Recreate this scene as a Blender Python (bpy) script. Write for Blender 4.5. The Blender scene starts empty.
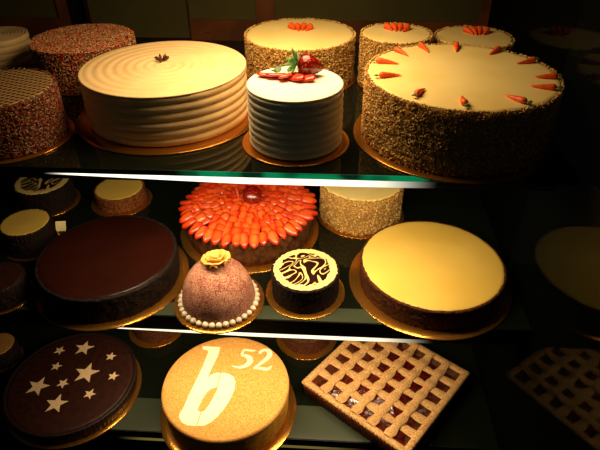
import bpy, bmesh, math, random
from mathutils import Vector, Matrix, noise
random.seed(7)
R = random.random
PI = math.pi
S = 0.3                      # metres per shelf spacing
EYE = 1.55
ZS = [EYE - 1.3278 * S, EYE - 2.3278 * S, EYE - 3.3706 * S]   # top faces of the three shelves
COL = bpy.context.scene.collection
def V(*a): return Vector(a)

# ------------------------------------------------------------------ materials
def rgb(h):
    h = h.lstrip('#'); c = [int(h[i:i+2], 16) / 255 for i in (0, 2, 4)]
    return tuple([x / 12.92 if x <= .04045 else ((x + .055) / 1.055) ** 2.4 for x in c] + [1])

class NT:
    def __init__(s, name):
        s.m = bpy.data.materials.new(name); s.m.use_nodes = True
        s.t = s.m.node_tree; s.n = s.t.nodes
        s.b = s.n['Principled BSDF']; s.out = s.n['Material Output']
        s.tc = None
    def node(s, k, **kw):
        o = s.n.new(k)
        for a, v in kw.items(): setattr(o, a, v)
        return o
    def link(s, a, b): s.t.links.new(a, b)
    def obj(s):
        if not s.tc: s.tc = s.node('ShaderNodeTexCoord')
        return s.tc.outputs['Object']
    def noise(s, scale, detail=4, vec=None, dist=0):
        o = s.node('ShaderNodeTexNoise'); o.inputs['Scale'].default_value = scale
        o.inputs['Detail'].default_value = detail; o.inputs['Distortion'].default_value = dist
        s.link(vec or s.obj(), o.inputs['Vector']); return o.outputs['Fac']
    def ramp(s, fac, stops, interp='LINEAR'):
        o = s.node('ShaderNodeValToRGB'); o.color_ramp.interpolation = interp
        e = o.color_ramp.elements
        while len(e) < len(stops): e.new(.5)
        for i, (p, c) in enumerate(stops): e[i].position = p; e[i].color = c
        s.link(fac, o.inputs['Fac']); return o.outputs['Color']
    def bump(s, h, strength=.3, dist=.001):
        o = s.node('ShaderNodeBump'); o.inputs['Strength'].default_value = strength
        o.inputs['Distance'].default_value = dist; s.link(h, o.inputs['Height'])
        s.link(o.outputs['Normal'], s.b.inputs['Normal'])
    def math(s, op, a, b=None):
        o = s.node('ShaderNodeMath', operation=op)
        for i, x in enumerate((a, b)):
            if x is None: continue
            if isinstance(x, (int, float)): o.inputs[i].default_value = x
            else: s.link(x, o.inputs[i])
        return o.outputs[0]

def mat(name, c1, c2=None, scale=60, rough=.5, spec=.5, metal=0, bump=0, bscale=None, bdist=.001, sss=0, coat=0, lo=.35, hi=.65):
    t = NT(name); b = t.b
    b.inputs['Roughness'].default_value = rough; b.inputs['Specular IOR Level'].default_value = spec
    b.inputs['Metallic'].default_value = metal; b.inputs['Coat Weight'].default_value = coat
    b.inputs['Coat Roughness'].default_value = .08
    n = t.noise(scale)
    t.link(t.ramp(n, [(lo, rgb(c1)), (hi, rgb(c2 or c1))]), b.inputs['Base Color'])
    if bump: t.bump(t.noise(bscale or scale, 6), bump, bdist)
    if sss:
        b.inputs['Subsurface Weight'].default_value = sss; b.inputs['Subsurface Scale'].default_value = .004
        b.inputs['Subsurface Radius'].default_value = (1, .6, .3)
    return t.m

def colmat(name, rough=.6, spec=.4, coat=0, bump=0, bscale=300):
    t = NT(name); a = t.node('ShaderNodeAttribute', attribute_name='Col')
    t.link(a.outputs['Color'], t.b.inputs['Base Color'])
    t.b.inputs['Roughness'].default_value = rough; t.b.inputs['Specular IOR Level'].default_value = spec
    t.b.inputs['Coat Weight'].default_value = coat; t.b.inputs['Coat Roughness'].default_value = .1
    if bump: t.bump(t.noise(bscale), bump, .0006)
    return t.m

M = {}
M['butter'] = mat('butter_cream', '#f4d49a', '#efcb8c', 30, .5, .3, bump=.06, bscale=200, bdist=.0006, sss=.15)
M['white'] = mat('white_cream', '#fbf3dc', '#f8efd2', 30, .45, .3, sss=.2)
M['frost'] = mat('cheese_frosting', '#f6df92', '#f0d47e', 14, .5, .35, bump=.05, bscale=90, bdist=.001, sss=.15)
M['custard'] = mat('custard_glaze', '#e4c05c', '#dab44e', 9, .42, .3)
M['crumb'] = colmat('walnut_crumb', .7, .3)
M['sprinkle'] = colmat('sugar_sprinkle', .45, .5)
M['nutbase'] = mat('crumb_base', '#bc9450', '#9a7434', 160, .8, .2, bump=.6, bscale=300, bdist=.002)
M['sprbase'] = mat('sprinkle_base', '#7a4a2a', '#4d2415', 160, .8, .2, bump=.5, bscale=300)
M['dark_crumb'] = mat('chocolate_crumb', '#200d07', '#100603', 220, .75, .25, bump=.9, bscale=260, bdist=.003)
M['brown_crumb'] = mat('biscuit_crumb', '#5e300f', '#361806', 200, .8, .25, bump=.9, bscale=240, bdist=.003)
M['light_crumb'] = mat('golden_biscuit_crumb', '#8f5220', '#5f300f', 160, .8, .25, bump=.8, bscale=200, bdist=.003)
M['ganache'] = mat('chocolate_glaze', '#2e1008', '#250c05', 8, .3, .35)
M['orange'] = mat('orange_marzipan', '#f0641a', '#dc4410', 180, .45, .5, bump=.2, bscale=300)
M['leaf'] = mat('green_leaf', '#3f7a22', '#204c12', 140, .5, .5)
M['berry'] = None
M['slice'] = colmat('strawberry_slice', .25, .6, coat=.5, bump=.15, bscale=250)
M['bean'] = mat('dark_chocolate', '#54240c', '#3c1706', 100, .35, .5)
M['rose'] = mat('marzipan_rose', '#ecb860', '#d69a44', 110, .45, .4, sss=.15)
M['pearl'] = mat('cream_pearl', '#e9ddc2', '#d7c8a8', 60, .4, .5, sss=.1)
M['tartside'] = mat('tart_crust', '#6d4017', '#3c1f0b', 90, .7, .3, bump=.4, bscale=150)
M['darktart'] = mat('chocolate_tart_crust', '#28120a', '#180a06', 120, .55, .35, bump=.4, bscale=200)
M['darktop'] = mat('cocoa_top', '#38180c', '#26100a', 90, .5, .35, bump=.25, bscale=260)
M['sugar'] = mat('icing_sugar', '#f4dcb4', '#d9b283', 900, .95, .05, lo=.3, hi=.62)
M['sugarb'] = mat('powdered_sugar', '#fce6c4', '#f0cd98', 500, .95, .05, lo=.35, hi=.75)
M['sponge'] = mat('golden_sponge', '#b8782e', '#d8a45a', 380, .85, .15, bump=.45, bscale=420, bdist=.001, lo=.34, hi=.66)
M['spongeside'] = mat('sponge_side', '#d9a03a', '#b87422', 60, .8, .2, bump=.3, bscale=220)
M['pastry'] = mat('sugared_pastry', '#a06a30', '#d2ac74', 380, .85, .2, bump=.6, bscale=380, bdist=.0015, lo=.36, hi=.64)
M['pastryside'] = mat('baked_pastry_side', '#7c3a18', '#4f1f0c', 120, .7, .3, bump=.4, bscale=160)
M['jam'] = mat('cherry_jam', '#5a1408', '#2c0804', 130, .15, .6, bump=.8, bscale=110, bdist=.003, coat=.6)
M['gold'] = mat('gold_foil_card', '#d2923c', '#bd7e2e', 5, .22, .5, metal=.85)
M['rail'] = mat('black_rail', '#0d0c0a', '#090807', 20, .45, .3)
M['ledge'] = mat('pale_metal_ledge', '#3c4330', '#353b2a', 5, .35, .5)  # flat tone painting a reflection on the shelf fronts
M['wood'] = mat('brown_wood', '#6a3c18', '#4e2a10', 14, .45, .4)
M['darkwood'] = mat('dark_wood', '#2a1008', '#1c0a06', 14, .5, .3)
M['pane'] = mat('olive_door_pane', '#524e2c', '#454226', 3, .25, .4)
M['black'] = mat('dark_paint', '#0e0d0b', '#0a0908', 4, .7, .2)
M['floor'] = mat('dark_floor', '#15110d', '#0e0b09', 6, .6, .3)
M['tag'] = mat('cream_card', '#fff0b0', '#ffeaa0', 20, .7, .2)
M['chrome'] = mat('steel', '#b8b09a', '#9a927c', 20, .3, .5, metal=.9)  # bright metal used only to paint the rear glints

def m_berry():
    t = NT('whole_strawberry'); v = t.node('ShaderNodeTexVoronoi'); v.inputs['Scale'].default_value = 260
    t.link(t.obj(), v.inputs['Vector'])
    t.link(t.ramp(v.outputs['Distance'], [(.1, rgb('#d79a3a')), (.2, rgb('#8c1008')), (.7, rgb('#620a06'))]), t.b.inputs['Base Color'])
    t.bump(v.outputs['Distance'], .5, .0015)
    t.b.inputs['Roughness'].default_value = .22; t.b.inputs['Coat Weight'].default_value = .5
    return t.m
M['berry'] = m_berry()

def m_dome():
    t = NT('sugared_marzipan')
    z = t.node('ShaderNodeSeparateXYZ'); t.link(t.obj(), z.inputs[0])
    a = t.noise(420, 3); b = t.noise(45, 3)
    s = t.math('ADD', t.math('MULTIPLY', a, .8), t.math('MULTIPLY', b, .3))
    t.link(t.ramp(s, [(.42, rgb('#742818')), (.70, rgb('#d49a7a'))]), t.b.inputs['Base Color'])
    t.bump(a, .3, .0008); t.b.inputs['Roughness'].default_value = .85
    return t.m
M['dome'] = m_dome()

def m_swirl(rin, cream='#f3d684'):
    t = NT('chocolate_marbled_cream')
    sp = t.node('ShaderNodeVectorMath', operation='LENGTH'); mp = t.node('ShaderNodeMapping')
    mp.inputs['Scale'].default_value = (1, 1, 0); t.link(t.obj(), mp.inputs['Vector']); t.link(mp.outputs[0], sp.inputs[0])
    rad = sp.outputs['Value']; n = t.noise(70, 2)
    edge = t.math('ADD', rad, t.math('MULTIPLY', t.math('SUBTRACT', n, .5), .018))
    mask = t.math('LESS_THAN', edge, rin)
    n1 = t.noise(15, .6, dist=1.9, vec=mp.outputs[0])
    band = t.math('ABSOLUTE', t.math('SUBTRACT', n1, .5))
    c = t.ramp(band, [(.0, rgb(cream)), (.008, rgb(cream)), (.02, rgb('#2a0f06')), (.10, rgb('#200b05')), (.112, rgb(cream)), (.128, rgb(cream)), (.142, rgb('#200b05'))])
    mx = t.node('ShaderNodeMix', data_type='RGBA'); t.link(mask, mx.inputs['Factor'])
    mx.inputs['A'].default_value = rgb(cream); t.link(c, mx.inputs['B'])
    t.link(mx.outputs['Result'], t.b.inputs['Base Color']); t.b.inputs['Roughness'].default_value = .3
    return t.m
M['swirl'] = m_swirl(.046)

def m_stripetop():
    t = NT('striped_icing')
    def w(rot):
        mp = t.node('ShaderNodeMapping'); mp.inputs['Rotation'].default_value = (0, 0, rot); t.link(t.obj(), mp.inputs['Vector'])
        o = t.node('ShaderNodeTexWave'); o.inputs['Scale'].default_value = 34; o.inputs['Distortion'].default_value = .6
        t.link(mp.outputs[0], o.inputs['Vector']); return o.outputs['Fac']
    m = t.math('MAXIMUM', w(.5), w(1.9))
    t.link(t.ramp(m, [(.8, rgb('#5a3416')), (.95, rgb('#c4a56a'))]), t.b.inputs['Base Color'])
    t.b.inputs['Roughness'].default_value = .5
    return t.m
M['stripetop'] = m_stripetop()

def m_glass(name, tint, ior, through, rough=.03, flat=None):
    t = NT(name)
    t.n.remove(t.b)
    g = t.node('ShaderNodeBsdfGlossy'); g.inputs['Roughness'].default_value = rough
    g.inputs['Color'].default_value = (.9, .95, .88, 1)
    tr = t.node('ShaderNodeBsdfTransparent'); tr.inputs['Color'].default_value = (through, through * 1.1, through, 1)
    d = t.node('ShaderNodeBsdfDiffuse'); d.inputs['Color'].default_value = rgb(tint)
    a = t.node('ShaderNodeMixShader'); a.inputs['Fac'].default_value = .5
    t.link(d.outputs[0], a.inputs[1]); t.link(tr.outputs[0], a.inputs[2])
    f = t.node('ShaderNodeFresnel'); f.inputs['IOR'].default_value = ior
    b = t.node('ShaderNodeMixShader'); 
    if flat is None: t.link(f.outputs[0], b.inputs['Fac'])
    else: b.inputs['Fac'].default_value = flat
    t.link(a.outputs[0], b.inputs[1]); t.link(g.outputs[0], b.inputs[2])
    t.link(b.outputs[0], t.out.inputs['Surface'])
    return t.m
M['glass'] = m_glass('dark_shelf_glass', '#1c2116', 1.45, .12)
M['panel'] = m_glass('clear_side_glass', '#0a0c09', 1.22, .5, .01, .03)

def m_emit(name, color, strength, x0, x1, soft, base='#777766'):
    """strip that is lit between x0 and x1 (object space) and fades out past its ends"""
    t = NT(name); s = t.node('ShaderNodeSeparateXYZ'); t.link(t.obj(), s.inputs[0])
    def mr(a, b):
        o = t.node('ShaderNodeMapRange'); o.interpolation_type = 'SMOOTHSTEP'
        o.inputs['From Min'].default_value = a; o.inputs['From Max'].default_value = b
        t.link(s.outputs['X'], o.inputs['Value']); return o.outputs['Result']
    k = t.math('MULTIPLY', t.math('MULTIPLY', mr(x0 - soft, x0), mr(x1 + .06, x1 - .07)), strength)
    t.b.inputs['Base Color'].default_value = rgb(base); t.b.inputs['Emission Color'].default_value = rgb(color)
    t.link(k, t.b.inputs['Emission Strength'])
    return t.m

# ------------------------------------------------------------------ mesh helpers
def link(name, me, m, parent=None, loc=(0, 0, 0), rot=(0, 0, 0)):
    o = bpy.data.objects.new(name, me); COL.objects.link(o)
    if m:
        me.materials.append(m)
    if parent: o.parent = parent
    o.location = loc; o.rotation_euler = rot
    return o
def mesh(name, vs, fs, smooth=True, cols=None):
    me = bpy.data.meshes.new(name); me.from_pydata([tuple(v) for v in vs], [], fs); me.update()
    if smooth: me.shade_smooth()
    if cols:
        a = me.color_attributes.new('Col', 'FLOAT_COLOR', 'POINT')
        for i, c in enumerate(cols): a.data[i].color = c
    return me
def tag(o, label=None, cat=None, group=None, kind=None):
    for k, v in (('label', label), ('category', cat), ('group', group), ('kind', kind)):
        if v: o[k] = v
    return o
def empty(name, loc, label, cat, group=None, rz=0):
    o = bpy.data.objects.new(name, None); COL.objects.link(o); o.location = loc; o.rotation_euler.z = rz
    o.empty_display_size = .02
    return tag(o, label, cat, group)
def struct(name, me, m, loc=(0, 0, 0)):
    return tag(link(name, me, m, None, loc), kind='structure')
def lathe(prof, seg=96, fn=None, close_top=True, close_bot=True):
    """prof from bottom to top [(r,z)]; fn(ang,r,z)->(r,z)"""
    vs, fs = [], []
    n = len(prof)
    for (r, z) in prof:
        for k in range(seg):
            a = 2 * PI * k / seg
            rr, zz = fn(a, r, z) if fn else (r, z)
            vs.append((rr * math.cos(a), rr * math.sin(a), zz))
    for i in range(n - 1):
        for k in range(seg):
            k2 = (k + 1) % seg
            fs.append((i * seg + k, i * seg + k2, (i + 1) * seg + k2, (i + 1) * seg + k))
    if close_bot:
        vs.append((0, 0, prof[0][1])); c = len(vs) - 1
        for k in range(seg): fs.append((c, (k + 1) % seg, k))
    if close_top:
        vs.append((0, 0, prof[-1][1] if not fn else fn(0, 1e-6, prof[-1][1])[1])); c = len(vs) - 1; o = (n - 1) * seg
        for k in range(seg): fs.append((c, o + k, o + (k + 1) % seg))
    return vs, fs
def box(x0, x1, y0, y1, z0, z1):
    vs = [(x, y, z) for z in (z0, z1) for y in (y0, y1) for x in (x0, x1)]
    fs = [(0, 2, 3, 1), (4, 5, 7, 6), (0, 1, 5, 4), (2, 6, 7, 3), (0, 4, 6, 2), (1, 3, 7, 5)]
    return vs, fs
def bevel_box(name, x0, x1, y0, y1, z0, z1, b=.001):
    bm = bmesh.new(); vs, fs = box(x0, x1, y0, y1, z0, z1)
    bv = [bm.verts.new(v) for v in vs]
    for f in fs: bm.faces.new([bv[i] for i in f])
    bmesh.ops.bevel(bm, geom=bm.edges[:], offset=b, segments=2, affect='EDGES')
    me = bpy.data.meshes.new(name); bm.to_mesh(me); bm.free(); return me
def join(parts):
    vs, fs = [], []
    for v, f in parts:
        o = len(vs); vs += [tuple(p) for p in v]; fs += [tuple(i + o for i in q) for q in f]
    return vs, fs
def xf(vf, mt):
    return [mt @ Vector(v) for v in vf[0]], vf[1]
def prism(pts, z0, z1):
    n = len(pts); vs = [(x, y, z0) for x, y in pts] + [(x, y, z1) for x, y in pts]
    fs = [tuple(range(n))[::-1], tuple(range(n, 2 * n))] + [(i, (i + 1) % n, n + (i + 1) % n, n + i) for i in range(n)]
    return vs, fs
def nz(x, y, z, s=1): return noise.noise(Vector((x * s, y * s, z * s)))
def W(cx, cy, shelf): return (cx * S, cy * S, ZS[shelf])

BT = .0026   # board thickness
def board(cx, cy, r, shelf, label, group='gold cake boards'):
    r = r * S
    def fn(a, rr, z):
        return (rr + (.0004 * math.sin(a * 60) if rr > r * .97 else 0), z)
    vs, fs = lathe([(r - .001, 0), (r, .0006), (r, BT - .0006), (r - .0008, BT), (r * .9, BT)], 128, fn)
    o = link('cake_board', mesh('cake_board', vs, fs), M['gold'], None, W(cx, cy, shelf))
    return tag(o, label, 'cake board')
def cake(name, cx, cy, shelf, label, group=None, cat='cake'):
    x, y, z = W(cx, cy, shelf); return empty(name, (x, y, z + BT), label, cat, group)

# ------------------------------------------------------------------ crumbs and sprinkles
OCT_F = [(0, 2, 4), (2, 1, 4), (1, 3, 4), (3, 0, 4), (2, 0, 5), (1, 2, 5), (3, 1, 5), (0, 3, 5)]
def crumb_coat(r, h, n, palette, top_edge=True, size=.0018):
    vs, fs, cs = [], [], []
    for i in range(int(n * 1.5)):
        a = R() * 2 * PI
        if top_edge and R() < .06:
            rr = r - R() * R() * .005 + .001; z = h + R() * .0006
        else:
            rr = r + .0005; z = R() ** .9 * h
            rr += .002 * nz(math.cos(a) * 3, math.sin(a) * 3, z * 30, 3)
        s = size * (.45 + R() * .9)
        c = V(rr * math.cos(a), rr * math.sin(a), z)
        m = Matrix.Rotation(R() * 6.28, 3, Vector((R() - .5, R() - .5, R() - .5)).normalized())
        o = len(vs)
        for d in ((1, 0, 0), (-1, 0, 0), (0, 1, 0), (0, -1, 0), (0, 0, 1), (0, 0, -1)):
            vs.append(c + m @ (Vector(d) * s * (.6 + R() * .6)))
        if min(v.z for v in vs[o:]) < 0:
            for k in range(o, o + 6): vs[k].z = max(vs[k].z, 0)
        fs += [tuple(q + o for q in f) for f in OCT_F]
        col = random.choice(palette); k = .75 + R() * .5
        cs += [(col[0] * k, col[1] * k, col[2] * k, 1)] * 6
    return vs, fs, cs
NUT = [rgb(c) for c in ('#dcba72', '#d2a95e', '#c4964c', '#cda256', '#b98844', '#e0c380', '#a87a3a')]
SPR = [rgb(c) for c in ('#d8352c', '#e05058', '#e88a78', '#f4e4c0', '#e8d49a', '#e8b03a', '#8a9c3c', '#e07a2a', '#b8241c', '#c83a30', '#c8b870')]
def sprinkles(r, h, n, top=True):
    vs, fs, cs = [], [], []
    for i in range(n):
        a = R() * 2 * PI
        L = .0030; w = .0006
        if top and R() < .52:
            rr = r * math.sqrt(R()); c = V(rr * math.cos(a), rr * math.sin(a), h + R() * .0012)
            t = R() * 6.28; d = V(math.cos(t), math.sin(t), (R() - .5) * .6).normalized()
        else:
            z = .001 + R() * h; c = V((r + R() * .0012) * math.cos(a), (r + R() * .0012) * math.sin(a), z)
            t = R() * 6.28; tg = V(-math.sin(a), math.cos(a), 0); d = (tg * math.cos(t) + V(0, 0, 1) * math.sin(t) + V(math.cos(a), math.sin(a), 0) * (R() - .5) * .6).normalized()
        u = d.cross(V(.3, .5, .8)).normalized(); v = d.cross(u)
        o = len(vs)
        for e in (-1, 1):
            for (p, q) in ((1, 0), (0, 1), (-1, 0), (0, -1)):
                vs.append(c + d * L * .5 * e + (u * p + v * q) * w)
        for k in range(o, o + 8): vs[k].z = max(vs[k].z, 0)
        fs += [(o, o + 1, o + 5, o + 4), (o + 1, o + 2, o + 6, o + 5), (o + 2, o + 3, o + 7, o + 6), (o + 3, o, o + 4, o + 7), (o + 3, o + 2, o + 1, o), (o + 4, o + 5, o + 6, o + 7)]
        cs += [random.choice(SPR)] * 8
    return vs, fs, cs

def round_side(r, h, e=.004):
    p = [(r - .002, 0), (r, .002)]
    p += [(r, h * k / 6) for k in range(1, 6)]
    return p + [(r, h - e)] + [(r - e + e * math.cos(t), h - e + e * math.sin(t)) for t in (.5, 1.0, PI / 2)]
def disc(r, h, drop=.004, rough=.0, seg=128):
    """frosting layer: short side, rounded lip, flat top, edge wobble"""
    ph = R() * 50
    def fn(a, rr, z):
        k = rr / r
        w = rough * nz(math.cos(a) * 9 + ph, math.sin(a) * 9, 0) * (k > .9) + rough * .7 * nz(math.cos(a) * 30 + ph, math.sin(a) * 30, 2) * (k > .9)
        return rr + w, z + .0006 * nz(math.cos(a) * rr * 25 + ph, math.sin(a) * rr * 25, 0) * (k < .98)
    pr = [(r - .001, h - drop), (r, h - drop * .6), (r - .0002, h - .001), (r - .0014, h - .0001), (r * .95, h), (r * .8, h), (r * .6, h), (r * .4, h), (r * .2, h), (.002, h)]
    return lathe(pr, seg, fn)

def carrot_mesh(L, w):
    vs, fs = [], []; seg = 10; n = 12
    for i in range(n + 1):
        t = i / n
        rr = w * (math.sin(min(t * 6, 1) * PI / 2)) * (1 - t) ** .75 * (1 + .07 * math.sin(t * 40)) + .0001
        for k in range(seg):
            a = 2 * PI * k / seg
            vs.append((L * t + .0, rr * math.cos(a) + .0016 * math.sin(t * 3), rr * math.sin(a) + w * .8 * (1 - t * .6)))
    for i in range(n):
        for k in range(seg):
            fs.append((i * seg + k, i * seg + (k + 1) % seg, (i + 1) * seg + (k + 1) % seg, (i + 1) * seg + k))
    fs.append(tuple(range(seg))[::-1]); fs.append(tuple(n * seg + k for k in range(seg)))
    return vs, fs
def carrot(parent, x, y, z, ang, L=.024, w=.0042, leaf=True):
    me = mesh('marzipan_carrot', *carrot_mesh(L * (.9 + R() * .2), w))
    o = link('marzipan_carrot', me, M['orange'], parent, (x, y, z), (0, 0, ang))
    if leaf:
        parts = []
        for k in range(4):
            v, f = lathe([(.0003, 0), (w * .28, w * .5), (w * .2, w * .9), (.0002, w * 1.2)], 6)
            parts.append(xf((v, f), Matrix.Translation((0, 0, w * .8)) @ Matrix.Rotation(-PI / 2 + (k - 1.5) * .15, 4, 'Y') @ Matrix.Rotation((k - 1.5) * .5, 4, 'X')))
        link('carrot_leaf', mesh('carrot_leaf', *join(parts)), M['leaf'], o)
    return o

# ------------------------------------------------------------------ cakes
def carrot_cake(cx, cy, r, h, shelf, label, n, group=None, br=None, blabel=None, heart=(0, 0), top='frost', bcx=0, bcy=0):
    board(cx + bcx, cy + bcy, br, shelf, blabel)
    c = cake('carrot_cake', cx, cy, shelf, label, group)
    r *= S; h = h * S - BT
    link('cake_side', mesh('cake_side', *lathe(round_side(r - .0015, h - .0008), 96)), M['nutbase'], c)
    link('icing_top', mesh('icing_top', *disc(r - .003, h + .0006, .004, .0016)), M[top], c)
    v, f, cs = crumb_coat(r, h, n, NUT)
    tag(link('crumb_coat', mesh('crumb_coat', v, f, False, cs), M['crumb'], c), kind='stuff')
    if heart:
        for i in range(4):
            a = -PI / 2 - (i - 1.5) * .32
            x = heart[0] + (i - 1.5) * .0145; y = heart[1] + .012 - (i % 2) * .004 - abs(i - 1.5) * .002
            carrot(c, x, y, h + .0006, a, .027, .0075, leaf=False)
    return c

# top shelf
big = carrot_cake(.657, 2.749, .486, .343, 0, 'large round carrot cake with a ring of twelve small orange carrots on its pale frosting', 8500, br=.535, blabel='gold board under the large carrot cake ringed with carrots', heart=None)
hh = .343 * S - BT + .0006
for ang, r0 in [(-129, .43), (-98, .44), (-61, .455), (-28, .465), (-7, .47), (24, .47), (54, .465), (84, .46), (111, .465), (-168, .44), (163, .455), (133, .465)]:
    a = math.radians(ang); carrot(big, r0 * S * math.cos(a), r0 * S * math.sin(a), hh, a + PI + (R() - .5) * .3, .038, .0056)
carrot_cake(-.225, 3.60, .359, .29, 0, 'tall carrot cake with a fan of orange carrots, standing behind the white strawberry cake', 5200, br=.385, blabel='gold board under the carrot cake behind the white strawberry cake', heart=(-.001, .026))
carrot_cake(.392, 3.51, .222, .325, 0, 'small carrot cake partly hidden behind the left side of the large carrot cake', 2600, br=.232, blabel='gold board under the small carrot cake at the rear centre of the top shelf', heart=(.002, .02))
carrot_cake(.90, 3.592, .246, .282, 0, 'small carrot cake behind the large carrot cake, nearest the right side glass', 2600, br=.262, blabel='gold board under the small carrot cake nearest the side glass', heart=(.008, .025))

# striped butter cream cakes
def ridged_cake(cx, cy, r, h, shelf, label, br, blabel, ridges, mt, topring, amp=.0017, name='layer_cake', wob=.0012):
    board(cx, cy, br, shelf, blabel); c = cake(name, cx, cy, shelf, label)
    r *= S; h = h * S - BT; pr = []
    n = ridges * 10
    for i in range(n + 1):
        t = i / n; u = (t * ridges) % 1
        pr.append((r - amp + amp * abs(math.sin(t * ridges * PI)) ** .7 * 1.6 - (amp * .6 if i in (0,) else 0), h * .985 * t))
    def fs_(a, rr, z):
        k = nz(math.cos(a) * 1.5, math.sin(a) * 1.5, z * 25, 2)
        return rr + wob * k, z + (wob * 1.6 * nz(math.cos(a) * 1.2, math.sin(a) * 1.2, 5) if .004 < z < h * .95 else 0)
    link('ridged_icing_side', mesh('ridged_icing_side', *lathe(pr, 144, fs_)), M[mt], c)
    rr0 = r + amp * .3; pr = [(rr0 - .001, h * .965), (rr0 + .0005, h * .985), (rr0 - .0006, h - .0003)]
    n = 70
    for i in range(n):
        q = rr0 - .002 - (rr0 - .004) * i / (n - 1)
        pr.append((q, h + (topring * math.sin(q / rr0 * 8.5 * 2 * PI) if topring else 0)))
    def ft(a, q, z):
        if not topring or q < .01 or q > rr0 - .002: return q, z
        return q, h + topring * math.sin((q / rr0 * 8.5 + a / (2 * PI)) * 2 * PI) * min(1, (rr0 - q) / .01 + .25)
    link('icing_top', mesh('icing_top', *lathe(pr, 128, ft)), M[mt], c)
    return c, h
c, h = ridged_cake(-.958, 2.955, .462, .29, 0, 'large round butter cream cake with rippled rings on top and ridged sides', .538, 'gold board under the large rippled butter cream cake', 6, 'butter', .00055)
for k, (a, tl) in enumerate([(.2, .6), (1.2, 1.1), (2.2, 1.1), (3.3, .5), (4.7, .9)]):
    v, f = lathe([(.0003, -.007), (.0028, -.0045), (.0036, 0), (.003, .004), (.0003, .007)], 10)
    m = Matrix.Rotation(a, 4, 'Z') @ Matrix.Translation((.0066, 0, .0052)) @ Matrix.Rotation(PI / 2 - tl * .8, 4, 'Y') @ Matrix.Diagonal((1, .6, 1, 1))
    link('chocolate_petal', mesh('chocolate_petal', *xf((v, f), m)), M['bean'], c, (-.0075, .019, h))
c, h = ridged_cake(-2.426, 3.814, .205, .2, 0, 'small ridged butter cream cake at the far left rear of the top shelf', .222, 'gold board under the small ridged cake at the far left rear', 4, 'butter', .0005)
c, h = ridged_cake(-.19, 2.621, .24, .33, 0, 'small tall white cream cake with ridged sides and strawberries on top', .288, 'gold board under the small white strawberry cake', 8, 'white', 0, .0036, wob=.0003)
# strawberries on the white cake
def strawberry(L, w):
    pr = []
    for i in range(15):
        t = i / 14; pr.append((w * math.sin(PI * min(1, t ** .62 * 1.0)) ** .75 * (1 - .12 * t) + .0002, L * (1 - t) ))
    pr = sorted(pr, key=lambda p: p[1])
    return lathe(pr, 28)
vs, fs = strawberry(.036, .0155)
b = link('whole_strawberry', mesh('whole_strawberry', *xf((vs, fs), Matrix.Translation((0, 0, -.018)))), M['berry'], c, (.023, .026, h + .0165), (0, math.radians(-74), math.radians(14)))
b.scale = (1.12, 1.12, 1.22)
def leaflet(L, w, curl):
    vs, fs = [], []; n = 7
    for i in range(n):
        t = i / (n - 1); ww = w * math.sin(PI * (.08 + .92 * t)) ** .8 + .0001 if t < 1 else .0002
        for j in (-1, 0, 1):
            vs.append((L * t, j * ww, curl * L * t * t + abs(j) * ww * .4))
    for i in range(n - 1):
        for j in range(2): fs.append((i * 3 + j, i * 3 + j + 1, i * 3 + j + 4, i * 3 + j + 3))
    return vs, fs
parts = []
for k in range(7):
    parts.append(xf(leaflet(.016 + .007 * R(), .0042, .35), Matrix.Rotation(k * 2 * PI / 7, 4, 'Z')))
link('calyx', mesh('calyx', *join(parts)), M['leaf'], b, (0, 0, .0185), (0, 0, 0))
# leaf sprig left of the berry
for (x, y, z, a, t) in [(-.002, .05, .012, 1.7, -.9), (-.004, .045, .01, 2.4, -.6), (-.002, .038, .01, 3.2, -.35), (0, .036, .009, 4.0, -.2), (-.028, .03, .004, 1.8, -.8), (-.03, .028, .004, 2.8, -.3)]:
    link('strawberry_leaf', mesh('strawberry_leaf', *leaflet(.021 if x > -.02 else .012, .006, -.2)), M['leaf'], c, (x, y, h + z), (0, t, a))
def slice_mesh(L, w, th, inner='#f58a5a', outer='#d8230c'):
    """half-strawberry slice lying flat, tip towards +x; paler in the core"""
    vs, fs, cs = [], [], []; n, m = 9, 7; ci, co = rgb(inner), rgb(outer)
    for side in (1, -1):
        for i in range(n):
            t = i / (n - 1)
            ww = w * (math.sin(PI * (.22 + .75 * t)) ** .62 if t < 1 else 0.12)
            for j in range(m):
                s = (j / (m - 1)) * 2 - 1
                k = max(0, 1 - abs(s) ** 1.5) * max(0, 1 - abs(t * 2 - .9) ** 2)
                vs.append((L * (t - .5), ww * s, side * th * .5 * math.sqrt(max(0, 1 - s * s * .96)) * (1 if .02 < t < .99 else .3)))
                cs.append(tuple(co[q] * (1 - .75 * k) + ci[q] * .75 * k for q in range(3)) + (1,))
    N = n * m
    for i in range(n - 1):
        for j in range(m - 1):
            a = i * m + j; fs.append((a, a + m, a + m + 1, a + 1)); fs.append((N + a, N + a + 1, N + a + m + 1, N + a + m))
    ring = [j for j in range(m)] + [i * m + m - 1 for i in range(1, n)] + [(n - 1) * m + j for j in range(m - 2, -1, -1)] + [i * m for i in range(n - 2, 0, -1)]
    for q in range(len(ring)):
        a, b2 = ring[q], ring[(q + 1) % len(ring)]; fs.append((a, b2, N + b2, N + a))
    return vs, fs, cs
for i, (x, y, a, z) in enumerate([(-.044, .022, 3.3, .003), (-.03, .017, 3.6, .005), (-.014, .011, 4.1, .006), (.002, .008, -.9, .006), (.016, .008, -.5, .005)]):
    v, f, cs = slice_mesh(.034, .0115, .006, '#e86a3a', '#bc1a08')
    link('strawberry_slice', mesh('strawberry_slice', v, f, True, cs), M['slice'], c, (x, y, h + z), (.25, -.12, a))

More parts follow.
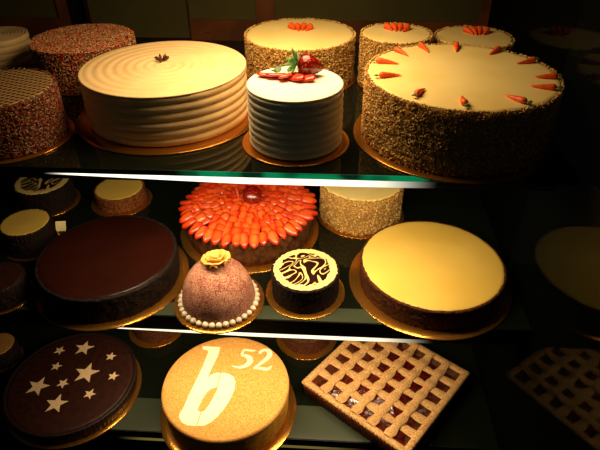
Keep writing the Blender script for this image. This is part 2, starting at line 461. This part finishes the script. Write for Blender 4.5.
# sprinkle cakes
def sprinkle_cake(cx, cy, r, h, label, br, blabel, n, topspr, zoff=0):
    board(cx, cy, br, 0, blabel); c = cake('sprinkle_cake', cx, cy, 0, label)
    dim = 1 if topspr else .5  # striped-top cake: sprinkle colours darkened to paint the shade at the left edge
    r *= S; h = h * S - BT
    link('cake_side', mesh('cake_side', *lathe(round_side(r - .001, h), 96)), M['sprbase'], c)
    if not topspr:
        link('icing_top', mesh('icing_top', *disc(r - .004, h + .0008, .002)), M['stripetop'], c)
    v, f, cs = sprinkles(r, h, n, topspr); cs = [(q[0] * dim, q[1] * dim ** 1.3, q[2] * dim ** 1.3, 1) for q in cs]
    tag(link('sugar_sprinkles', mesh('sugar_sprinkles', v, f, False, cs), M['sprinkle'], c), kind='stuff')
sprinkle_cake(-1.664, 3.533, .328, .264, 'round cake covered all over in coloured sprinkles, behind the rippled butter cream cake', .352, 'gold board under the fully sprinkled cake', 13000, True)
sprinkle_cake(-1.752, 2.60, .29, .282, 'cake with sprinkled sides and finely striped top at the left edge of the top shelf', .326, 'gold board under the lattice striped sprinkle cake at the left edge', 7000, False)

# ---- middle shelf
def crumb_cake(name, cx, cy, r, h, shelf, label, br, blabel, side, top, inset=.005, rough=.0022, bcx=0, bcy=0, group=None):
    board(cx + bcx, cy + bcy, br, shelf, blabel); c = cake(name, cx, cy, shelf, label, group)
    r *= S; h = h * S - BT; ph = R() * 40
    def fn(a, rr, z):
        d = .0018 * nz(math.cos(a) * 14 + ph, math.sin(a) * 14, z * 120) + .0012 * nz(math.cos(a) * 35 + ph, math.sin(a) * 35, z * 260)
        return rr + d, z + (.0014 * nz(math.cos(a) * 30 + ph, math.sin(a) * 30, 3) if z > h * .8 else 0)
    p = [(r * .985, 0)] + [(r * (.985 + .015 * k / 24), h * k / 25) for k in range(1, 24)] + [(r, h - .002), (r - .002, h), (r - inset - .001, h - .0005), (r - inset - .003, h - .003), (r * .5, h - .003)]
    link('crumb_crust', mesh('crumb_crust', *lathe(p, 220, fn)), M[side], c)
    t = link('cake_top', mesh('cake_top', *disc(r - inset, h + .0005, .003, rough, 220)), M[top], c)
    return c, h
crumb_cake('chocolate_cake', -1.397, 2.598, .434, .195, 1, 'large flat chocolate cake with a smooth brown glazed top', .486, 'gold board under the large glazed chocolate cake', 'dark_crumb', 'ganache', .006, .001)
crumb_cake('cheesecake', .657, 2.666, .45, .161, 1, 'large yellow cheesecake with a brown crumb crust beside the side glass', .515, 'gold board under the large yellow cheesecake', 'brown_crumb', 'custard', .004, .0012)
crumb_cake('marbled_cheesecake', -.134, 2.521, .21, .19, 1, 'small dark crumbed cake with chocolate marbled cream top beside the domed cake', .25, 'gold board under the small marbled cake beside the dome', 'dark_crumb', 'swirl', .004, .0022)
crumb_cake('marbled_cheesecake', -2.219, 3.455, .21, .195, 1, 'small marbled chocolate cake in the left rear corner of the middle shelf', .24, 'gold board under the marbled cake at the left rear', 'dark_crumb', 'swirl', .003, .002)
crumb_cake('cheesecake', -2.085, 2.903, .172, .2, 1, 'small pale yellow cheesecake with dark crust left of the glazed chocolate cake', .19, 'gold board under the small pale cheesecake left of the chocolate cake', 'dark_crumb', 'custard', .004, .0015)
crumb_cake('chocolate_cake', -2.031, 2.38, .165, .15, 1, 'small unlit dark chocolate cake at the left front edge of the middle shelf', .182, 'gold board under the small dark cake at the left front edge', 'dark_crumb', 'darktop', .004, .001)
crumb_cake('cheesecake', -1.641, 3.498, .192, .126, 1, 'small yellow cheesecake with golden brown sides behind the glazed chocolate cake', .236, 'gold board under the small cheesecake behind the chocolate cake', 'light_crumb', 'custard', .004, .0018)
carrot_cake(.235, 3.42, .300, .30, 1, 'plain topped crumb coated cake on the middle shelf between strawberry tart and cheesecake', 4200, br=.335, blabel='gold board under the crumb coated cake on the middle shelf', heart=None)

# strawberry tart
board(-.573, 3.169, .503, 1, 'gold board under the strawberry tart')
c = cake('strawberry_tart', -.573, 3.169, 1, 'large round tart covered in overlapping red strawberry slices', cat='tart')
r, h = .455 * S, .205 * S - BT
def flute(a, rr, z):
    return rr + (.0012 * math.sin(a * 80) if z > .002 and rr > r * .97 else 0), z
link('tart_crust', mesh('tart_crust', *lathe([(r * .975, 0), (r * .985, h * .3), (r * .995, h * .7), (r, h - .002), (r - .003, h), (r - .006, h - .003), (r * .5, h - .003)], 320, flute)), M['tartside'], c)
link('jam_filling', mesh('jam_filling', *disc(r - .006, h - .001, .001)), M['jam'], c)
sl = []
rings = [(.435, 42), (.378, 36), (.32, 30), (.262, 25), (.205, 19), (.15, 13), (.09, 8)]
for ri, (rr, n) in enumerate(rings):
    for k in range(n):
        a = 2 * PI * (k + (ri % 2) * .5) / n + (R() - .5) * .07
        sl.append((rr * S + (R() - .5) * .009, a, ri))
protos = []
for k in range(5):
    v, f, cs = slice_mesh(.031 + .005 * R(), .0098 + .0018 * R(), .0105, random.choice(['#f67c34', '#f0702a', '#ee6424']), random.choice(['#cc2808', '#c01e06', '#d8360c']))
    me = mesh('strawberry_slice', v, f, True, cs); me.materials.append(M['slice']); protos.append((me, v, f, cs))
sl.sort(key=lambda q: q[0] * math.sin(q[1]))
restv, restf, restc = [], [], []
for i, (rr, a, ri) in enumerate(sl):
    k = i % 5
    e = ((R() - .5) * 1.0, .30 + (R() - .5) * .25, a + (R() - .5) * .55)
    loc = V(rr * math.cos(a), rr * math.sin(a), h + .0045 + ri * .0012 + R() * .001)
    if i < 100:
        o = bpy.data.objects.new('strawberry_slice', protos[k][0]); COL.objects.link(o); o.parent = c; o.location = loc; o.rotation_euler = e
    else:
        from mathutils import Euler
        m = Matrix.Translation(loc) @ Euler(e).to_matrix().to_4x4(); oo = len(restv)
        restv += [m @ Vector(p) for p in protos[k][1]]; restf += [tuple(q + oo for q in ff) for ff in protos[k][2]]; restc += protos[k][3]
tag(link('strawberry_slices', mesh('strawberry_slices', restv, restf, True, restc), M['slice'], c), kind='stuff')
vs, fs = strawberry(.048, .021)
link('whole_strawberry', mesh('whole_strawberry', vs, fs), M['berry'], c, (.004, .006, h + .008), (math.radians(30), math.radians(15), 0))
v, f, cs = slice_mesh(.034, .010, .006, '#ffb070', '#e23a14')
link('strawberry_slice', mesh('strawberry_slice', v, f, True, cs), M['slice'], c, (-.022, .01, h + .022), (PI / 2 - .5, -1.1, 2.3))

# princess dome cake
board(-.661, 2.408, .279, 1, 'gold board under the pink domed cake')
c = cake('dome_cake', -.661, 2.408, 1, 'pink sugar dusted dome cake with a yellow rose and a ring of white pearls')
r, h = .222 * S, .305 * S - BT
pr = []
for i in range(25):
    t = i / 24 * PI / 2
    pr.append((r * math.cos(t) ** .86 + .0002, .004 + (h - .004) * math.sin(t)))
pr = [(r * .97, 0)] + pr
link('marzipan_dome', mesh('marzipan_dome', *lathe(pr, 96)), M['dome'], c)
n = 36; sph = lathe([(.0046 * math.cos(t) + .0001, .0044 + .0044 * math.sin(t)) for t in [(-PI / 2 + PI * k / 8) for k in range(9)]], 14)
pm = mesh('pearl', *sph); pm.materials.append(M['pearl'])
for k in range(n):
    a = 2 * PI * k / n
    o = bpy.data.objects.new('cream_pearl', pm); COL.objects.link(o); o.parent = c
    q = r + .0035; o.location = (q * math.cos(a), q * math.sin(a), 0); s = 1.15 + R() * .15; o.scale = (s, s, s)
rose = link('marzipan_rose', mesh('marzipan_rose', *xf(lathe([(.003, 0), (.0075, .003), (.006, .007), (.004, .0115), (.001, .012)], 16), Matrix.Identity(4))), M['rose'], c, (0.004, -.001, h + .001), (math.radians(-8), math.radians(-6), 0))
rose.scale = (1.3, 1.3, 1.4)
def petal(rad, hgt, span, flare, th=.0007):
    vs, fs = [], []; n, m = 12, 7
    for i in range(n):
        u = i / (n - 1) * 2 - 1; a = u * span
        top = math.sqrt(max(0, 1 - abs(u) ** 3.2))
        for j in range(m):
            t = j / (m - 1); rr = rad * (.55 + .45 * math.sin(t * PI / 2)) + flare * t ** 3
            zz = hgt * t * (.45 + .55 * top) - flare * .3 * t ** 4 + .0009 * math.sin(u * 7 + rad * 900) * t * t
            vs.append((rr * math.cos(a), rr * math.sin(a), zz))
    for i in range(n - 1):
        for j in range(m - 1): q = i * m + j; fs.append((q, q + m, q + m + 1, q + 1))
    return vs, fs
for (cnt, rad, hg, sp, fl, off) in [(3, .0055, .0135, 1.2, .001, .2), (5, .0095, .013, .9, .0035, .9), (6, .013, .0105, .8, .007, 0)]:
    for k in range(cnt):
        me = mesh('rose_petal', *xf(petal(rad, hg, sp, fl), Matrix.Rotation(off + 2 * PI * k / cnt, 4, 'Z')))
        o = link('rose_petal', me, M['rose'], rose); s = o.modifiers.new('t', 'SOLIDIFY'); s.thickness = .0009

# ---- lower shelf
board(-1.869, 2.471, .487, 2, 'gold board under the chocolate tart with sugar stars')
c = cake('chocolate_tart', -1.869, 2.471, 2, 'dark chocolate tart decorated with ten icing sugar stars', cat='tart')
r, h = .47 * S, .125 * S - BT
def flute2(a, rr, z):
    return rr + (.0014 * abs(math.sin(a * 45)) if rr > r * .95 else 0), z
link('fluted_crust', mesh('fluted_crust', *lathe([(r * .955, 0), (r * .975, h * .5), (r * .995, h - .001), (r * .99, h), (r * .955, h), (r * .945, h - .0022), (r * .5, h - .0022)], 360, flute2)), M['darktart'], c)
link('chocolate_filling', mesh('chocolate_filling', *disc(r * .945, h - .001, .001)), M['darktop'], c)
STARS = [(-0.0618, 0.0808, 0.012), (-0.0072, 0.091, 0.0206), (-0.0495, 0.0343, 0.0115), (0.0651, 0.0697, 0.0115), (0.0264, 0.0196, 0.0263), (0.0897, 0.0145, 0.0115), (-0.0147, -0.011, 0.0126), (-0.0666, -0.0221, 0.0234), (-0.0069, -0.0635, 0.0223), (0.0552, -0.0353, 0.0126)]
for i, (x, y, q) in enumerate(STARS):
    pts = []; a0 = PI / 2 - .15 + (R() - .5) * .5
    for k in range(10):
        rad = q * (1.12 if k % 2 == 0 else .47); pts.append((rad * math.cos(a0 + k * PI / 5), rad * math.sin(a0 + k * PI / 5)))
    link('sugar_star', mesh('sugar_star', *prism(pts, 0, .0005), smooth=False), M['sugar'], c, (x, y, h - .0008))

# b52 cake
board(-.685, 2.378, .492, 2, 'gold board under the golden cake marked b 52')
c = cake('sponge_cake', -.685, 2.378, 2, 'round golden cake with b and 52 stencilled in white sugar')
r, h = .444 * S, .277 * S - BT
def bake_edge(a, rr, z): return rr + .0008 * nz(math.cos(a) * 8, math.sin(a) * 8, z * 90), z
link('cake_side', mesh('cake_side', *lathe([(r * .96, 0), (r * .975, h * .2), (r * .985, h * .5), (r * .995, h * .8), (r * .993, h - .006), (r * .98, h - .0022)], 160, bake_edge)), M['dark_crumb'] if 0 else M['spongeside'], c)
link('cake_top', mesh('cake_top', *lathe([(r * .99, h - .016), (r, h - .010), (r, h - .006), (r - .0015, h - .002), (r - .005, h), (r * .7, h + .0004), (r * .3, h + .0004)], 160)), M['sponge'], c)
B1 = [(-0.0696, 0.0991), (-0.0291, 0.0988), (-0.0297, 0.0736), (-0.0357, 0.0454), (-0.0414, 0.0115), (-0.0351, 0.0211), (-0.0264, 0.0268), (-0.0171, 0.0274), (-0.0174, -0.0095), (-0.0282, -0.0146), (-0.0348, -0.0233), (-0.0402, -0.0374), (-0.0435, -0.0542), (-0.0459, -0.0671), (-0.0381, -0.0713), (-0.0402, -0.1031), (-0.0564, -0.1022), (-0.0693, -0.0971), (-0.0783, -0.0854), (-0.0789, -0.0773), (-0.075, -0.0656), (-0.0705, -0.0317), (-0.0639, 0.004), (-0.0573, 0.0442), (-0.0534, 0.0835), (-0.0564, 0.088), (-0.0678, 0.0898)]
B2 = [(-0.0147, 0.0277), (0.0003, 0.0268), (0.0138, 0.0187), (0.0198, 0.0058), (0.0204, -0.0167), (0.0156, -0.0392), (0.0072, -0.0608), (-0.0033, -0.08), (-0.0129, -0.0926), (-0.0231, -0.1004), (-0.0384, -0.1028), (-0.036, -0.0713), (-0.0303, -0.0662), (-0.0246, -0.0533), (-0.018, -0.0311), (-0.0144, -0.0137), (-0.0153, -0.0086)]
R5a = [(0.051, 0.0934, 0.0020), (0.0432, 0.0922, 0.00267), (0.033, 0.0931, 0.003), (0.024, 0.0937, 0.00267)]
R5b = [(0.0252, 0.0937, 0.00233), (0.0228, 0.0793, 0.003), (0.0309, 0.0772, 0.0042), (0.0393, 0.0721, 0.006), (0.0432, 0.064, 0.0068), (0.0399, 0.0544, 0.006), (0.0318, 0.0475, 0.0043), (0.0216, 0.0442, 0.003), (0.0069, 0.0469, 0.00133)]
R2a = [(0.0612, 0.0841, 0.0024), (0.0636, 0.0913, 0.004), (0.0711, 0.0955, 0.0035), (0.0789, 0.0943, 0.005), (0.0837, 0.0868, 0.006), (0.0828, 0.0781, 0.0058), (0.0762, 0.0679, 0.0046), (0.0657, 0.0562, 0.0035), (0.0522, 0.0421, 0.002)]
R2b = [(0.0522, 0.0421, 0.00167), (0.0627, 0.0448, 0.0032), (0.0738, 0.0433, 0.0042), (0.0846, 0.0433, 0.0032), (0.0912, 0.0517, 0.0014)]
def ribbon(P, z0, z1):
    # smooth by Catmull-Rom, then offset either side
    Q = []
    for i in range(len(P) - 1):
        p0, p1, p2, p3 = P[max(i - 1, 0)], P[i], P[i + 1], P[min(i + 2, len(P) - 1)]
        for s in range(4):
            t = s / 4
            Q.append(tuple(.5 * (2 * p1[k] + (p2[k] - p0[k]) * t + (2 * p0[k] - 5 * p1[k] + 4 * p2[k] - p3[k]) * t * t + (3 * p1[k] - p0[k] - 3 * p2[k] + p3[k]) * t ** 3) for k in range(3)))
    Q.append(P[-1]); L, Rr = [], []
    for i, q in enumerate(Q):
        a, b = Q[max(i - 1, 0)], Q[min(i + 1, len(Q) - 1)]; dx, dy = b[0] - a[0], b[1] - a[1]; n = math.hypot(dx, dy) or 1
        w = q[2] * .95
        L.append((q[0] - dy / n * w, q[1] + dx / n * w)); Rr.append((q[0] + dy / n * w, q[1] - dx / n * w))
    vs, fs = [], []
    for z in (z0, z1): vs += [(x, y, z) for x, y in L] + [(x, y, z) for x, y in Rr]
    n = len(Q)
    for i in range(n - 1):
        fs.append((2 * n + i, 2 * n + n + i, 2 * n + n + i + 1, 2 * n + i + 1))
        fs.append((i, i + 1, 2 * n + i + 1, 2 * n + i)); fs.append((n + i, 3 * n + i, 3 * n + i + 1, n + i + 1))
    return vs, fs
def inset(P, d):  # pulls the cut side in slightly so the two stencil halves stay apart
    return P
ZL = h + .0008
def flatletter(name, parts, label):
    o = link(name, mesh(name, *join(parts), smooth=False), M['sugarb'], c)
    o['label'] = label; return o
flatletter('stencilled_letter', [prism(B1[::-1], h, ZL), prism(B2[::-1], h, ZL)], 'white sugar letter b')
flatletter('stencilled_digit', [ribbon(R5a, h, ZL), ribbon(R5b, h, ZL)], 'white sugar digit 5')
flatletter('stencilled_digit', [ribbon(R2a, h, ZL), ribbon(R2b, h, ZL)], 'white sugar digit 2')

# lattice tart: local frame, x along left-corner -> front-corner, y along left-corner -> rear-corner
A, Bc, Cc = V(-.16, 2.527, 0), V(.568, 2.016, 0), V(1.10, 2.672, 0)
ex = (Bc - A); ey = (Cc - Bc); Lx, Ly = ex.length * S, ey.length * S * 1.03
rz = math.radians(-37.5)
x0, y0 = A.x * S, A.y * S
T = empty('lattice_tart', (x0, y0, ZS[2] + .0006), 'square cherry lattice tart with a sugared woven pastry top', 'tart', rz=rz)
h = .15 * S
def rect_loop(inset_, n, amp, freq):
    """points round the rectangle, scalloped outward"""
    pts = []; a, b = Lx - 2 * inset_, Ly - 2 * inset_
    per = 2 * (a + b)
    for i in range(n):
        s = per * i / n; w = amp * abs(math.sin(PI * s / freq))
        if s < a: p = (s, -w)
        elif s < a + b: p = (a + w, s - a)
        elif s < 2 * a + b: p = (a - (s - a - b), b + w)
        else: p = (-w, b - (s - 2 * a - b))
        pts.append((p[0] + inset_, p[1] + inset_))
    return pts
def loft(loops, capb=True, capt=False):
    n = len(loops[0][0]); vs, fs = [], []
    for pts, z in loops: vs += [(x, y, z) for x, y in pts]
    for k in range(len(loops) - 1):
        for i in range(n):
            j = (i + 1) % n; fs.append((k * n + i, k * n + j, (k + 1) * n + j, (k + 1) * n + i))
    if capb: fs.append(tuple(range(n))[::-1])
    if capt: fs.append(tuple((len(loops) - 1) * n + i for i in range(n)))
    return vs, fs
per = 2 * (Lx + Ly); fq = per / 116; NN = 116 * 8
link('fluted_crust', mesh('fluted_crust', *loft([(rect_loop(.006, NN, .003, fq), 0), (rect_loop(.003, NN, .003, fq), h * .6), (rect_loop(.0015, NN, .003, fq), h - .004), (rect_loop(.006, NN, .0, fq), h - .006)], True, True)), M['pastryside'], T)
link('jam_filling', mesh('jam_filling', *loft([(rect_loop(.008, 60, 0, fq), h - .006), (rect_loop(.008, 60, 0, fq), h - .0045)], False, True)), M['jam'], T)
link('crust_rim', mesh('crust_rim', *loft([(rect_loop(.0, NN, .0016, fq), h - .005), (rect_loop(-.0005, NN, .0022, fq), h - .002), (rect_loop(.002, NN, .001, fq), h + .001), (rect_loop(.008, NN, 0, fq), h + .0012), (rect_loop(.013, NN, 0, fq), h), (rect_loop(.014, NN, 0, fq), h - .005)], False)), M['pastry'], T)
def strip(horizontal, c0, L, w, under, npitch):
    vs, fs = [], []; n = 90; m = 6
    for i in range(n + 1):
        s = .008 + (L - .016) * i / n
        ph = (s - .012) / (L - .024) * npitch
        zz = h - .0015 + (.0020 if under else .0006) * math.cos(ph * 2 * PI) + (.0026 if under else -.0014)
        ww = w * (1 + .17 * math.sin(ph * 2 * PI + (0 if under else 2)) + .05 * nz(s * 60, c0 * 40, 1))
        off = .0012 * nz(s * 30, c0 * 90, 4)
        for j in range(m):
            t = j / (m - 1) * 2 - 1
            zq = zz + .0036 * math.sqrt(max(0, 1 - t * t)) - .0012
            p = (s, c0 + off + t * ww * .5) if horizontal else (c0 + off + t * ww * .5, s)
            vs.append((p[0], p[1], zq))
    for i in range(n):
        for j in range(m - 1):
            a = i * m + j; q = (a, a + m, a + m + 1, a + 1); fs.append(q if not horizontal else q[::-1])
    return vs, fs
NH = 6
for k in range(1, NH):
    y = .010 + (Ly - .020) * k / NH
    link('lattice_strip', mesh('lattice_strip', *strip(True, y, Lx, .0185, False, NH / 2)), M['pastry'], T)
for k in range(1, NH):
    x = .010 + (Lx - .020) * k / NH
    link('lattice_strip', mesh('lattice_strip', *strip(False, x, Ly, .0195, True, NH)), M['pastry'], T)

# cakes at the back of the lower shelf, mostly hidden under the middle shelf
crumb_cake('cheesecake', -2.569, 2.74, .135, .16, 2, 'pale topped small cake at the left edge of the bottom shelf beside the star tart', .148, 'gold board under the pale cake at the left edge of the bottom shelf', 'dark_crumb', 'sponge', .003, .001)
crumb_cake('chocolate_cake', -.155, 3.10, .20, .16, 2, 'dark small cake behind the golden b 52 cake, only its board edge in view', .252, 'gold board peeking out behind the golden b 52 cake', 'brown_crumb', 'darktop', .004, .001)
crumb_cake('chocolate_cake', -1.43, 3.14, .19, .16, 2, 'dark small cake behind the star tart, only its board edge in view', .235, 'gold board peeking out behind the star tart', 'brown_crumb', 'darktop', .004, .001)

# paper tag
tg = link('price_tag', bevel_box('price_tag', -.0105, .0105, -.0003, .0003, 0, .022, .0002), M['tag'], None, (-1.955 * S, 3.07 * S, ZS[1] + .001), (math.radians(-38), math.radians(8), math.radians(20)))
tag(tg, 'small cream paper tag standing behind the glazed chocolate cake', 'tag')

# ------------------------------------------------------------------ the display case
XL, XR = -2.85 * S, 1.197 * S
YB = 4.38 * S
FRONT = [2.28 * S, 2.262 * S, 2.155 * S]
LAMP = [(.033, .068), (.118, .148), (.075, .105)]     # below the shelf top, in shelf units
GE = NT('green_glass_edge')
GE.b.inputs['Base Color'].default_value = rgb('#0f6b4a'); GE.b.inputs['Roughness'].default_value = .2
M['edge_dark'] = GE.m
def m_edge():  # emission paints the lamp's patchy green glints along the glass edge
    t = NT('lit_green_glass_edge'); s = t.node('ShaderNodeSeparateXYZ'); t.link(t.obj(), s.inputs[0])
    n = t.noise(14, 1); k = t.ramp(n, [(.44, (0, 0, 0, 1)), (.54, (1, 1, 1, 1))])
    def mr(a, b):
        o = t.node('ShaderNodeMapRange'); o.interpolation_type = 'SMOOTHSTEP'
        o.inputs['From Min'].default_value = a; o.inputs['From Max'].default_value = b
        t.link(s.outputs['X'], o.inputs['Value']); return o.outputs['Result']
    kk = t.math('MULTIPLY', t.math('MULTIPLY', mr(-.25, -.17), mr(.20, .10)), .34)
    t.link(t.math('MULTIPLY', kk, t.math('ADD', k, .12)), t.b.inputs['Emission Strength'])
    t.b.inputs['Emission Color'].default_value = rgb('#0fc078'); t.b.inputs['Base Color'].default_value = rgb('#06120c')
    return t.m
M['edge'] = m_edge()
shelf_names = ['top', 'middle', 'bottom']
for i in range(3):
    zt = ZS[i]; yf = FRONT[i]; th = .030 * S
    sh = empty('glass_shelf', (0, yf, zt), '%s dark glass shelf of the case with a strip lamp along its front edge' % shelf_names[i], 'shelf')
    yb = YB if i == 0 else 4.0 * S
    link('glass_pane', mesh('glass_pane', *box(XL, XR, .0008, yb - yf, -th, 0), smooth=False), M['glass'], sh)
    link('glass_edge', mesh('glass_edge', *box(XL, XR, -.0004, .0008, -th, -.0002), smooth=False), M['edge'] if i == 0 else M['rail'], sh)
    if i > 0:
        d = (.12 if i == 1 else .275) * S  # thin pale strip stands in for the lamp housing's reflection in the glass
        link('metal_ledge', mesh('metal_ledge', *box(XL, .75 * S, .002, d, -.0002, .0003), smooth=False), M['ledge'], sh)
        z1, z0 = -th, -LAMP[i][0] * S
        link('front_rail', bevel_box('front_rail', XL, XR, 0, .008, z0, z1, .0006), M['rail'], sh)
    # lamp under the front edge
    a, b = LAMP[i]
    x0, x1 = [(-1.28, .33), (-1.26, .45), (-1.2, .15)][i]
    lm = sh
    xs = [XL + .02, x0 * S - .03, x0 * S + .25, x1 * S, XR - .03]
    full = (b - a) * S; hs = [.15, .2, 1, 1, .6] if i < 2 else [1] * 5
    vs, fs = [], []
    N = 40
    for q in range(N + 1):
        x = xs[0] + (xs[-1] - xs[0]) * q / N
        for p in range(4):
            if xs[p] <= x <= xs[p + 1] + 1e-6: hv = hs[p] + (hs[p + 1] - hs[p]) * (x - xs[p]) / (xs[p + 1] - xs[p]); break
        zt_ = -a * S; zb_ = -a * S - full * hv
        vs += [(x, .0002, zt_), (x, -.0008, (zt_ + zb_) / 2), (x, .0002, zb_), (x, .003, zb_), (x, .003, zt_)]
    for q in range(N):
        for p in range(5): fs.append((q * 5 + p, q * 5 + (p + 1) % 5, q * 5 + 5 + (p + 1) % 5, q * 5 + 5 + p))
    fs.append((4, 3, 2, 1, 0)); fs.append(tuple(N * 5 + p for p in range(5)))
    e = m_emit('lamp_diffuser_glow_' + shelf_names[i], ['#fff6dc', '#fff2cf', '#b09a4c'][i], [1.6, 1.4, .35][i], x0 * S, x1 * S, [.05, .05, .08][i], '#2c2820')
    link('lamp_diffuser', mesh('lamp_diffuser', vs, fs, False), e, lm)
    link('lamp_housing', bevel_box('lamp_housing', XL + .02, XR - .03, .0035, .03, -b * S - .001, -max(a * S, th + .0004) , .0006), M['rail'], lm)
    # the light itself
    if i < 2:
        ld = bpy.data.lights.new('strip_light', 'AREA'); ld.shape = 'RECTANGLE'
        lx0, lx1 = [(-1.25, .62), (-1.4, .62)][i]
        ld.size = (lx1 - lx0) * S; ld.size_y = .02; ld.energy = [3.1, 2.6][i]; ld.color = (1, .76, .46)
        lo = bpy.data.objects.new('strip_light', ld); COL.objects.link(lo); lo.parent = lm
        lo.location = ((lx0 + lx1) / 2 * S, .018, -b * S - .003); lo.rotation_euler = (math.radians(14), 0, 0)
# canopy lamp above the top shelf (above the frame)
cz = EYE - .26 * S
can = empty('canopy_lamp', (-.34 * S, 2.80 * S, cz), 'strip lamp in the canopy above the top shelf', 'lamp')
link('lamp_housing', bevel_box('lamp_housing', -.25, .25, -.03, .03, .004, .03, .003), M['rail'], can)
ld = bpy.data.lights.new('canopy_light', 'AREA'); ld.shape = 'RECTANGLE'; ld.size = 1.0 * S; ld.size_y = .21; ld.energy = 2.8; ld.color = (1, .68, .36)
lo = bpy.data.objects.new('canopy_light', ld); COL.objects.link(lo); lo.parent = can; lo.location = (0, 0, .002)

# side glass on the right
zb = ZS[2] - .15; ztp = EYE + .05
sp = struct('window_1', mesh('side_glass', *box(1.2 * S, 1.2 * S + .006, 1.25 * S, YB + .02, zb, ztp), smooth=False), M['panel'])
# shelf brackets against the side glass
for i in range(3):
    o = link('shelf_bracket', bevel_box('shelf_bracket', -.009, -.0012, 0, (3.85 * S - FRONT[i]), -.016, -.0095, .0008), M['rail'], None, (1.2 * S, FRONT[i] + .035, ZS[i]))
    tag(o, 'dark slim bracket holding the %s shelf against the side glass' % shelf_names[i], 'bracket')
# rear of the case
struct('wall_back', mesh('wall_back', *box(XL - .3, 1.9 * S, YB + .03, YB + .05, 0, ztp + .1), smooth=False), M['black'])
struct('ceiling', mesh('ceiling', *box(XL - .3, 1.9 * S, 2.2 * S, YB + .03, ztp + .1, ztp + .12), smooth=False), M['black'])
struct('floor', mesh('floor', *box(XL - .6, 2.4, -.6, YB + .6, -.02, 0), smooth=False), M['floor'])
struct('wall_left', mesh('wall_left', *box(XL - .02, XL - .004, 2.2 * S, YB + .03, 0, ztp), smooth=False), M['black'])
struct('wall_base', mesh('wall_base', *box(XL - .02, XR, 2.25 * S, YB, 0, ZS[2] - .16), smooth=False), M['black'])
yd = YB + .006
ZR = lambda z: EYE + z * S
doors = [(-2.85, -2.16, 'dark'), (-2.0, -1.16, 'pane'), (-1.16, -.50, 'pane'), (-.50, 1.19, 'pane')]
for k, (a, b, kind) in enumerate(doors):
    zlow = -1.32 if k == 1 else -1.17
    d = empty('door_%d' % (k + 1), (a * S, yd, ZR(-1.34)), None, None); d['kind'] = 'structure'
    w = (b - a) * S; z0 = 0; z1 = .5
    fw = .02
    st = [(0, .001 if k == 2 else fw * .4), (w - (.002 if k == 1 else .036 if k == 2 else fw), w)]
    link('door_frame', mesh('door_frame', *join([box(st[0][0], st[0][1], 0, .014, z0, z1), box(st[1][0], st[1][1], 0, .014, z0, z1), box(st[0][1], st[1][0], 0, .014, z0, (zlow + 1.34) * S), box(st[0][1], st[1][0], 0, .014, .24, .27)]), smooth=False), M['wood'] if k in (0, 2, 3) else M['darkwood'], d)
    link('door_pane', mesh('door_pane', *box(st[0][1], st[1][0], .006, .009, (zlow + 1.34) * S, .24), smooth=False), M['pane'], d)
    if k in (1, 2):
        for hx in ([.004] if k == 1 else [.15, .62]):
            link('door_catch', bevel_box('door_catch', -.007, .007, -.004, 0, -.0012, .0012, .0005), M['chrome'], d, (.012 + hx * w, -.0002, .024))  # bright slivers added in place of small glints at the rear
# ------------------------------------------------------------------ world, camera
w = bpy.data.worlds.new('world'); bpy.context.scene.world = w; w.use_nodes = True
w.node_tree.nodes['Background'].inputs['Color'].default_value = (.9, 1, .8, 1)
w.node_tree.nodes['Background'].inputs['Strength'].default_value = .009
cam = bpy.data.cameras.new('camera'); co = bpy.data.objects.new('camera', cam); COL.objects.link(co)
Rv, Uv, Fv = V(0.99815766, 0.0603046, -0.00668143), V(-0.029709, 0.5817945, 0.812793), V(-0.05290238, 0.8110971, -0.58251422)
mw = Matrix((Rv, Uv, -Fv)).transposed().to_4x4(); mw.translation = V(0, 0, EYE)
co.matrix_world = mw
cam.sensor_width = 36; cam.lens = 538.894 / 600 * 36; cam.clip_start = .01
bpy.context.scene.camera = co
bpy.context.scene.view_settings.view_transform = 'Standard'
